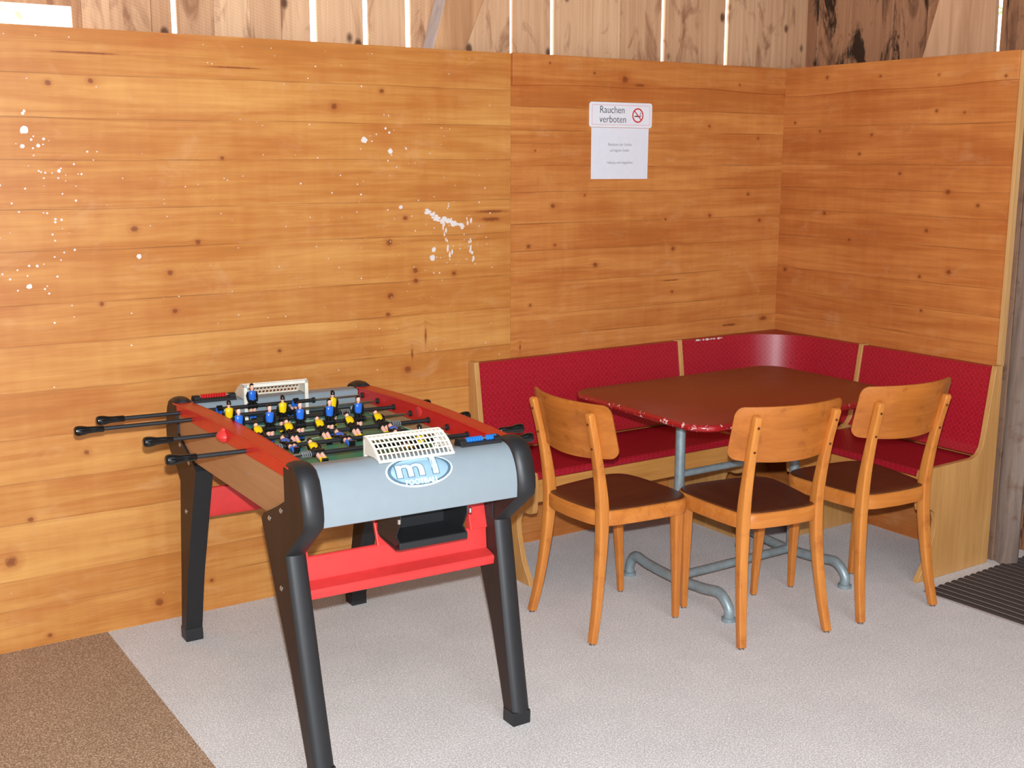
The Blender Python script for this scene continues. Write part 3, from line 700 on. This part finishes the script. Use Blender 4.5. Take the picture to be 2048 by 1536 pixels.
# ------------------------------------------------------------------ foosball table
ft = empty('foosball_table', (-2.6392, -.7592, 0), -.0158)
W, W2, T = .344, .332, .056
legp = [(.456,.733),(.455,.820),(.470,.829),(.490,.833),(.515,.832),(.537,.825),(.556,.803),(.568,.771),(.577,.735),(.578,.708),(.573,.686),(.449,.586),(.475,.46),(.52,.24),(.566,.036),(.520,.036),(.484,.15),(.443,.27),(.36,.465),(.283,.646),(.30,.664),(.40,.706)]
NRM = [(0,0),(0,0),(-.2,.9),(0,1),(.2,1),(.6,.8),(.85,.5),(.95,.3),(1,.1),(1,0),(1,0),(1,0),(1,0),(1,0),(1,0)]+[(0,0)]*7
def leg(sx, sy):
    def mp(p, k):
        tap = (W-W2)*max(0, 1-p[1]/.58); xo = W-tap-(T if k else 0); return Vector((sx*xo, sy*p[0], p[1]))
    b = MB(); rings = []
    for k in range(9):
        t = k/8; bul = .011*(1-(2*t-1)**2)**.6 if 0 < k < 8 else 0; ring = []
        for i, p in enumerate(legp):
            tap = (W-W2)*max(0, 1-p[1]/.58); nx, nz = NRM[i]
            ring.append(Vector((sx*(W-tap-T*t), sy*(p[0]+nx*bul), p[1]+nz*bul)))
        rings.append(ring)
    b.loft(rings, 0, True, True, 1)
    o = b.build('leg', [MT['black'], MT['leg_side']], ft, angle=40)
    b = MB(); x0 = W2+.0015; q = [(.516,0),(.574,0),(.5755,.042),(.5175,.042)]
    b.prism(q, lambda p: Vector((sx*x0, sy*p[0], p[1])), lambda p: Vector((sx*(x0-T-.003), sy*p[0], p[1]))); b.build('foot_cap', MT['black'], o, bevel=.003)
    for (d, z) in ((.345,.661),(.430,.702),(.408,.487)):
        b = MB(); tap = (W-W2)*max(0, 1-z/.58); b.lathe([(0, .0075), (.002, .0075), (.0045, .005), (.005, .001)], (sx*(W-tap-.001), sy*d, z), (sx, 0, 0), 12); b.build('screw', MT['screw'], o)
    b = MB(); tap = 0
    b.box((min(sx*(W-T-.004), sx*(W-T+.012)), min(sy*.41, sy*.445), .588), (max(sx*(W-T-.004), sx*(W-T+.012)), max(sy*.41, sy*.445), .668)); b.build('bracket', MT['black'], o, bevel=.002)
for sx in (-1, 1):
    for sy in (-1, 1): leg(sx, sy)
for sx in (-1, 1):
    b = MB(); lo, hi = sorted((sx*(W-.008), sx*(W-.026)))
    b.box((lo, -.456, .668), (hi, .456, .800)); o = b.build('side_panel', MT['laminate'], ft, bevel=.0015)
    b = MB(); b.lathe([(0, .004), (.002, .004), (.003, .002)], (sx*(W-.0085), -.175, .742), (sx, 0, 0), 10); b.build('screw', MT['screw'], o)
    # arched red rail
    b = MB(); top = [(y, (.828+.015*1)*1-.015+.015*math.cos(y/.5*PI/2)) for y in [-.49+.98*i/20 for i in range(21)]]
    outl = [(-.456, .797)]+[(-.456,.825)]+top[1:-1]+[(.456,.825), (.456, .797)]
    b.prism(outl, lambda p: Vector((sx*(W-.001), p[0], p[1])), lambda p: Vector((sx*(W-.006), p[0], p[1])))
    b.prism([(y, z) for y, z in outl], lambda p: Vector((sx*(W-.048), p[0], p[1] if p[1] > .8 else .787)), lambda p: Vector((sx*(W-.054), p[0], p[1] if p[1] > .8 else .787)))
    lid = [(y, z) for y, z in top]
    b.loft([[Vector((sx*(W+.001), y, z-.006)), Vector((sx*(W+.001), y, z)), Vector((sx*(W-.0555), y, z)), Vector((sx*(W-.0555), y, z-.006))] for y, z in lid])
    rl = b.build('side_rail', MT['red_side'], ft, bevel=.0015)
    # ball entry cup and its hole on the inner side
    b = MB(); rings = []
    for z, r in ((.839,.004),(.836,.0085),(.832,.0095),(.828,.014),(.822,.021),(.813,.024),(.804,.020),(.797,.010),(.793,.003)):
        rings.append([Vector((sx*(W-.002+r*max(0, math.cos(t))), r*math.sin(t), z)) for t in [-PI/2+PI*k/8 for k in range(9)]])
    b.loft(rings); b.build('ball_chute', MT['red'], rl); b = MB()
    b.lathe([(0, .017), (.002, .017), (.003, .015)], (sx*(W-.0538), .006, .822), (-sx, 0, 0), 18)
    b.build('ball_hole', MT['red'], rl)
    b = MB(); lo, hi = sorted((sx*(W-.027), sx*(W-.0525))); b.box((lo, -.45, .737), (hi, .45, .789)); b.build('inner_wall', MT['brown_wall_inner'], ft)
b = MB(); b.box((-.2914, -.452, .735), (.2914, .452, .7545)); pitch_ = b.build('pitch', MT['pitch'], ft)
# white lines
ZP = .7545
b = MB()
def line(a, c, w_=.003):
    a = Vector((*a, ZP)); c = Vector((*c, ZP)); t = (c-a).normalized(); n_ = Vector((-t.y, t.x, 0))*w_/2; a -= t*w_/3; c += t*w_/3
    b.loft([[a-n_, a+n_, a+n_+Vector((0,0,.0006)), a-n_+Vector((0,0,.0006))], [c-n_, c+n_, c+n_+Vector((0,0,.0006)), c-n_+Vector((0,0,.0006))]])
def arc(c, r, a0, a1, n=22):
    P = [(c[0]+r*math.cos(math.radians(a0+(a1-a0)*i/n)), c[1]+r*math.sin(math.radians(a0+(a1-a0)*i/n))) for i in range(n+1)]
    for p, q in zip(P, P[1:]): line(p, q)
for p, q in (((-.288,-.42),(.288,-.42)),((-.288,.42),(.288,.42)),((-.288,-.42),(-.288,.42)),((.288,-.42),(.288,.42)),((-.288,0),(.288,0))): line(p, q)
arc((0, 0), .10, 0, 360, 40)
for s in (-1, 1):
    for wx, dy in ((.19, .17), (.11, .075)):
        line((-wx, s*.42), (-wx, s*(.42-dy))); line((wx, s*.42), (wx, s*(.42-dy))); line((-wx, s*(.42-dy)), (wx, s*(.42-dy)))
    arc((0, s*.30), .09, *((28, 152) if s < 0 else (208, 332)))
b.build('pitch_marking', MT['white'], pitch_, smooth=False)
# silver end panels, rounded over the top
eprof = smooth_path([(.472,.825),(.500,.827),(.528,.817),(.550,.793),(.566,.758),(.5715,.72),(.570,.684)], 5)
for s in (-1, 1):
    outl = [(.452,.7),(.452,.819),(.458,.824)]+[(p.x, p.y) for p in eprof]+[(.562,.680),(.54,.75),(.50,.80),(.47,.80),(.462,.7)]
    b = MB(); xe = W-T-.0004
    b.prism(outl, lambda p: Vector((-xe, s*p[0], p[1])), lambda p: Vector((xe, s*p[0], p[1])))
    ep = b.build('end_panel', MT['silver'], ft, angle=30)
    b = MB(); b.box((-xe+.03, min(s*.4505, s*.4525), .755), (xe-.03, max(s*.4505, s*.4525), .765)); b.build('edge_strip', MT['black'], ep)
    if s < 0: front_panel = ep
# badge on the front panel
acc = [0]
for p, q in zip(eprof, eprof[1:]): acc.append(acc[-1]+(q-p).length)
def on_panel(x, s, off):
    s = max(0, min(acc[-1]-1e-6, s))
    for i in range(len(acc)-1):
        if s <= acc[i+1]:
            k = (s-acc[i])/(acc[i+1]-acc[i]); p = eprof[i].lerp(eprof[i+1], k); t = (eprof[i+1]-eprof[i]).normalized(); n_ = Vector((-t.y, t.x))
            if n_.x < 0 and n_.y < 0: n_ = -n_
            q = p+n_*off; return Vector((x, -q.x, q.y))
bx, bs, rx, rs = -.004, .0905, .099, .045
def oval(name, k, k2, off, mat, par, n=40, m=8, half=None):
    b = MB(); rows = []
    for i in range(m+1):
        r = i/m
        rows.append([on_panel(bx+rx*k*r*math.cos(2*PI*j/n), bs-rs*k2*r*math.sin(2*PI*j/n), off*(1 if i < m else .2)) for j in range(n)] if i else [on_panel(bx, bs, off)])
    c = b.b.verts.new(rows[0][0]); V = [[b.b.verts.new(q) for q in r] for r in rows[1:]]
    for j in range(n): b.b.faces.new((c, V[0][j], V[0][(j+1) % n]))
    for A, B in zip(V, V[1:]):
        for j in range(n): b.b.faces.new((A[j], B[j], B[(j+1) % n], A[(j+1) % n]))
    return b.build(name, mat, par)
bd = oval('badge', 1, 1, .0012, MT['badge_light'], ft)
oval('badge_field', .97, .95, .0018, MT['badge_dark'], bd)
oval('badge_field', .94, .88, .0022, MT['badge'], bd)
def panel_text(txt, size, x, s, off, mat, bold, sx, spacing=1.0, name='lettering'):
    me = text_mesh(txt, size, .0005, bold, 'CENTER', sx, spacing)
    bm_ = bmesh.new(); bm_.from_mesh(me)
    bmesh.ops.subdivide_edges(bm_, edges=[e for e in bm_.edges if e.calc_length() > .01], cuts=3)
    for v in bm_.verts: v.co = on_panel(x+v.co.x, s-v.co.y, off+v.co.z)
    bm_.to_mesh(me); bm_.free(); me.materials.append(mat)
    o = bpy.data.objects.new(name, me); col.objects.link(o); o.parent = bd; return o
panel_text('m1', .068, bx, bs+.014, .0026, MT['badge_dark'], .0030, 1.7)
panel_text('m1', .068, bx, bs+.014, .0034, MT['badge_light'], .0014, 1.7)
panel_text('FOOTBALL', .019, bx, bs+.036, .0030, MT['badge_light'], .0008, 1.05, 1.0)
tag(bd, 'oval silver blue badge')
# goals
def goal(s):
    b = MB(); x0, x1 = (-.112, .112) if s < 0 else (-.125, .099); f = lambda x, d, z: Vector((x, s*d, z)); pw = .012
    def bx_(xa, xb, da, db, za, zb):
        b.box((xa, min(s*da, s*db), za), (xb, max(s*da, s*db), zb))
    bx_(x0, x0+pw, .436, .446, .737, .875); bx_(x1-pw, x1, .436, .446, .737, .875); bx_(x0, x1, .436, .448, .864, .875)
    side = [(.446,.826),(.446,.875),(.458,.875),(.480,.868),(.503,.856),(.525,.834),(.532,.822),(.50,.828)]
    for xa in (x0, x1-.003): b.prism(side, lambda p: f(xa, p[0], p[1]), lambda p: f(xa+.003, p[0], p[1]))
    g = b.build('goal', MT['cream'], ft, bevel=.0012)
    b = MB(); path = smooth_path([(.446,.874),(.460,.8735),(.480,.866),(.503,.852),(.523,.834),(.531,.823)], 4)
    L = [0]
    for p, q in zip(path, path[1:]): L.append(L[-1]+(q-p).length)
    def at(u_):
        u_ *= L[-1]
        for i in range(len(L)-1):
            if u_ <= L[i+1]+1e-9: return path[i].lerp(path[i+1], (u_-L[i])/(L[i+1]-L[i]))
        return path[-1]
    for i in range(18):
        x = x0+.003+(x1-x0-.006)*i/17
        b.tube([f(x, *at(k/8)) for k in range(9)], .0024 if 0 < i < 17 else .004, 4)
    for u_, r in ((0,.003),(.2,.002),(.245,.0032),(.43,.0023),(.615,.0023),(.80,.0023),(1,.004)):
        q = at(u_); b.tube([f(x0, *q), f(x1, *q)], r, 4)
    for ua, ub in ((0, .2),):
        b.loft([[f(x0, *at(ua+(ub-ua)*k/4)) for k in range(5)]+[f(x0, at(ua+(ub-ua)*k/4).x-.001, at(ua+(ub-ua)*k/4).y-.002) for k in range(4, -1, -1)], [f(x1, *at(ua+(ub-ua)*k/4)) for k in range(5)]+[f(x1, at(ua+(ub-ua)*k/4).x-.001, at(ua+(ub-ua)*k/4).y-.002) for k in range(4, -1, -1)]])
    b.build('net', MT['cream'], g)
goal(-1); goal(1)
# score sliders
def slider(x0, x1, s, mat, n, word, rest):
    b = MB(); b.prism([(.462,0.822),(.462,0.832),(.470,0.837),(.502,0.835),(.505,0.828),(.505,0.822)], lambda p: Vector((x0, s*p[0], p[1])), lambda p: Vector((x1, s*p[0], p[1]))); 
    for xa in (x0, x1-.02): b.prism([(.466,0.832),(.466,0.842),(.474,0.847),(.494,0.845),(.500,0.840),(.500,0.832)], lambda p: Vector((xa, s*p[0], p[1])), lambda p: Vector((xa+.02, s*p[0], p[1])))
    sl = b.build('score_slider', MT['black'], ft, bevel=.001)
    for k in range(n):
        x = x0+.026+k*.0085+(.012 if k >= rest else 0)
        b = MB(); b.lathe([(0, .006), (.001, .0085), (.0065, .0085), (.0075, .006)], (x, s*.484, 0.840), (1, 0, 0), 10); b.build('bead', mat, sl)
    b = MB(); b.tube([(x0+.01, s*.484, 0.840), (x1-.01, s*.484, 0.840)], .003, 8); b.build('bead_rail', MT['screw'], sl)
slider(.150, .280, -1, MT['bead_blue'], 10, 'blue', 6); slider(-.280, -.142, 1, MT['bead_red'], 10, 'red', 10)
# ball tray under the front panel
b = MB()
def bowl(x0, x1, prof_in, prof_out):
    b.prism(prof_out, lambda p: Vector((x0, -p[0], p[1])), lambda p: Vector((x0+.005, -p[0], p[1])))
    b.prism(prof_out, lambda p: Vector((x1-.005, -p[0], p[1])), lambda p: Vector((x1, -p[0], p[1])))
wallp = [(.41,.69),(.545,.69),(.545,.655),(.520,.612),(.540,.598),(.540,.580),(.515,.572),(.42,.585),(.405,.60)]
bowl(-.062, .146, None, wallp)
b.box((-.062, -.415, .590), (.146, -.41, .69)); b.prism([(.41,.590),(.41,.598),(.52,.588),(.535,.600),(.542,.598),(.542,.580),(.515,.572)], lambda p: Vector((-.062, -p[0], p[1])), lambda p: Vector((.146, -p[0], p[1])))
tr = b.build('ball_tray', MT['black'], ft, bevel=.0025)
for x in (-.066, .150):
    b = MB(); b.lathe([(0, .005), (.012, .005), (.013, .003)], (x, -.548, .655), (0, 0, 1), 8); b.build('screw', MT['screw'], tr)
# red cross beams with uprights
def beam(s):
    x0 = W2-T+.010; b = MB()
    sec = [(.395,.480),(.395,.556),(.402,.560),(.408,.556),(.412,.494),(.452,.482),(.456,.476),(.452,.456),(.445,.453),(.405,.458)]
    b.prism(sec, lambda p: Vector((-x0, s*p[0], p[1])), lambda p: Vector((x0, s*p[0], p[1])))
    for xa, xb in ((-x0+.0, -x0+.022), (.232, x0+.006)):
        b.prism([(.372,.66),(.384,.66),(.410,.553),(.398,.553)], lambda p: Vector((xa, s*p[0], p[1])), lambda p: Vector((xb, s*p[0], p[1])))
    b.prism([(.372,.63),(.384,.63),(.410,.553),(.398,.553)], lambda p: Vector((-.062, s*p[0], p[1])), lambda p: Vector((.0 , s*p[0], p[1])))
    b.prism([(.388,.58),(.398,.58),(.408,.553),(.398,.553)], lambda p: Vector((-.0, s*p[0], p[1])), lambda p: Vector((.04 , s*p[0], p[1])))
    for xa in (.232-.004,): b.prism([(.36,.66),(.392,.66),(.418,.553),(.39,.553)], lambda p: Vector((xa, s*p[0], p[1])), lambda p: Vector((xa+.006, s*p[0], p[1])))
    b.build('crossbeam', MT['red'], ft, bevel=.003)
beam(-1); beam(1)
# rods with handles, sleeves and players
RZ = .8075
def figure_mesh(sock_top=-.037):
    """player about the rod axis: head up +z, facing -y; slots shirt, skin, black, sock"""
    b = MB()
    def ring(z, hx, hy, n=10, dy=0): return [Vector((hx*math.cos(2*PI*k/n), dy+hy*math.sin(2*PI*k/n), z)) for k in range(n)]
    b.loft([ring(.006,.0125,.008), ring(.012,.0135,.0085), ring(.026,.0165,.009), ring(.033,.0165,.0085), ring(.0375,.009,.006)], 0)
    b.loft([ring(.036,.0045,.0045), ring(.041,.0043,.0045)], 1)
    b.loft([ring(.040,.004,.005,10,-.001), ring(.043,.0068,.0072,10,-.001), ring(.049,.0076,.0082,10,-.0005), ring(.055,.007,.0078), ring(.059,.004,.004)], 1)
    b.loft([ring(.0475,.0079,.0058,10,.0035), ring(.053,.0084,.0072,10,.0022), ring(.058,.0072,.0078,10,.0003), ring(.0615,.0035,.004)], 2)
    b.box((-.0015,-.0105,.047), (.0015,-.0085,.0505), 1)
    for s in (-1, 1):
        b.tube([(s*.0155,0,.033), (s*.0195,.001,.022), (s*.0185,-.003,.010), (s*.0165,-.006,.002)], [.0042,.0046,.004,.0034], 7, 2)
        b.tube([(s*.0065,0,.008), (s*.007,0,-.004), (s*.0068,0,-.016)], [.0085,.0085,.0072], 8, 2)
        b.tube([(s*.0072,0,-.015), (s*.0074,-.001,-.028), (s*.007,0,sock_top-.002)], [.0070,.0076,.0064], 8, 1)
        b.tube([(s*.007,0,sock_top), (s*.007,0,-.050), (s*.007,-.001,-.054)], [.0074,.0074,.0076], 8, 3)
    b.box((-.0105,-.009,-.060), (.0105,.007,-.0525), 2)
    for v in b.b.verts: v.co.x *= .84; v.co.z += .0135
    b.lathe([(-.0165,.0085),(-.015,.0105),(.015,.0105),(.0165,.0085)], (0,0,0), (1,0,0), 12, 2)
    return b
def mk_fig(col_, nm):
    me = bpy.data.meshes.new(nm); fig2 = figure_mesh(-.034 if col_ == 'blue_shirt' else -.046).b; bmesh.ops.recalc_face_normals(fig2, faces=fig2.faces[:]); fig2.to_mesh(me); fig2.free()
    for m_ in (MT[col_], MT['skin'], MT['hair'], MT[col_]): me.materials.append(m_)
    me.shade_smooth(); me.set_sharp_from_angle(angle=math.radians(50)); return me
FM = {'b': mk_fig('blue_shirt', 'player_blue'), 'y': mk_fig('yellow_shirt', 'player_yellow')}
rods = [ # side, handle end x, team, tilt (deg, head towards +y negative), player x
    (-1, -.600, 'b', 0, [-.105]), (-1, -.690, 'b', -140, [-.262, -.012]), (1, .424, 'y', 0, [-.265, -.094, .073]), (-1, -.556, 'b', 0, [-.277, -.182, -.086, .010, .106]),
    (1, .436, 'y', -60, [-.250, -.157, -.060, .037, .132]), (-1, -.563, 'b', -84, [-.212, -.046, .128]), (1, .484, 'y', -72, [-.180, .082]), (1, .440, 'y', -10, [.072])]
for k, (side, xh, team, tilt, xs) in enumerate(rods, 1):
    y = .1193*(4.5-k); far = -side*.3425; inner = xh-side*.084
    b = MB(); b.tube([(min(far, inner), y, RZ), (max(far, inner), y, RZ)], .0036, 10); rd = b.build('rod', MT['chrome'], ft)
    b = MB(); s = side
    prof = [(0,.0085),(.002,.0098),(.03,.0098),(.045,.0108),(.060,.0142),(.072,.0152),(.080,.0135),(.084,.0085)]
    b.lathe(prof, (inner, y, RZ), (s, 0, 0), 18); b.build('handle', MT['black_gloss'], rd)
    b = MB(); edge = max(xs)+.024 if side < 0 else min(xs)-.024
    if k == 1: edge = .113
    b.tube([(inner, y, RZ), (edge, y, RZ)], .0064, 12)
    b.lathe([(0,.0064),(.001,.0095),(.009,.0095),(.010,.0064)], (edge, y, RZ), (side, 0, 0), 12)
    b.build('sleeve', MT['black'], rd)
    for sx in (-1, 1):
        b = MB(); b.lathe([(0,.0095),(.004,.0105),(.006,.0105),(.007,.007)], (sx*(W-.0535), y, RZ), (-sx, 0, 0), 12); b.build('bushing', MT['black'], rd)
    if k in (3, 5, 6, 7):
        b = MB(); x0 = {3: .100, 5: .160, 6: -.268, 7: -.232}[k]
        b.tube([(x0+.030*i/60, y+.0088*math.cos(i*PI/6), RZ+.0088*math.sin(i*PI/6)) for i in range(61)], .0016, 5); b.build('spring', MT['spring'], rd)
    for x in xs:
        o = bpy.data.objects.new('player_figure', FM[team]); col.objects.link(o); o.parent = rd; o.location = (x, y, RZ)
        o.rotation_euler = (math.radians(tilt), 0, 0 if team == 'b' else 0)
        if team == 'y': o.rotation_euler = (Matrix.Rotation(math.radians(tilt), 3, 'X') @ Matrix.Rotation(PI, 3, 'Z')).to_euler()
        o['label'] = ('blue' if team == 'b' else 'yellow')+' shirted player figure'
tag(ft, 'foosball table with red rails, silver end panels and splayed black legs', 'foosball table')
# the table stands very slightly out of level: lower at the rear and on the right
def settle(o, off):
    if o.type == 'MESH' and o.data.users == 1:
        for v in o.data.vertices:
            p = v.co+off; v.co.z += (-.008*p.y-.018*p.x)*min(1.05, max(0, p.z)/.8)
    elif o.type == 'MESH':
        p = o.location+off; o.location.z += (-.008*p.y-.018*p.x)
    for c_ in o.children: settle(c_, off)
settle(ft, Vector((0, 0, 0)))
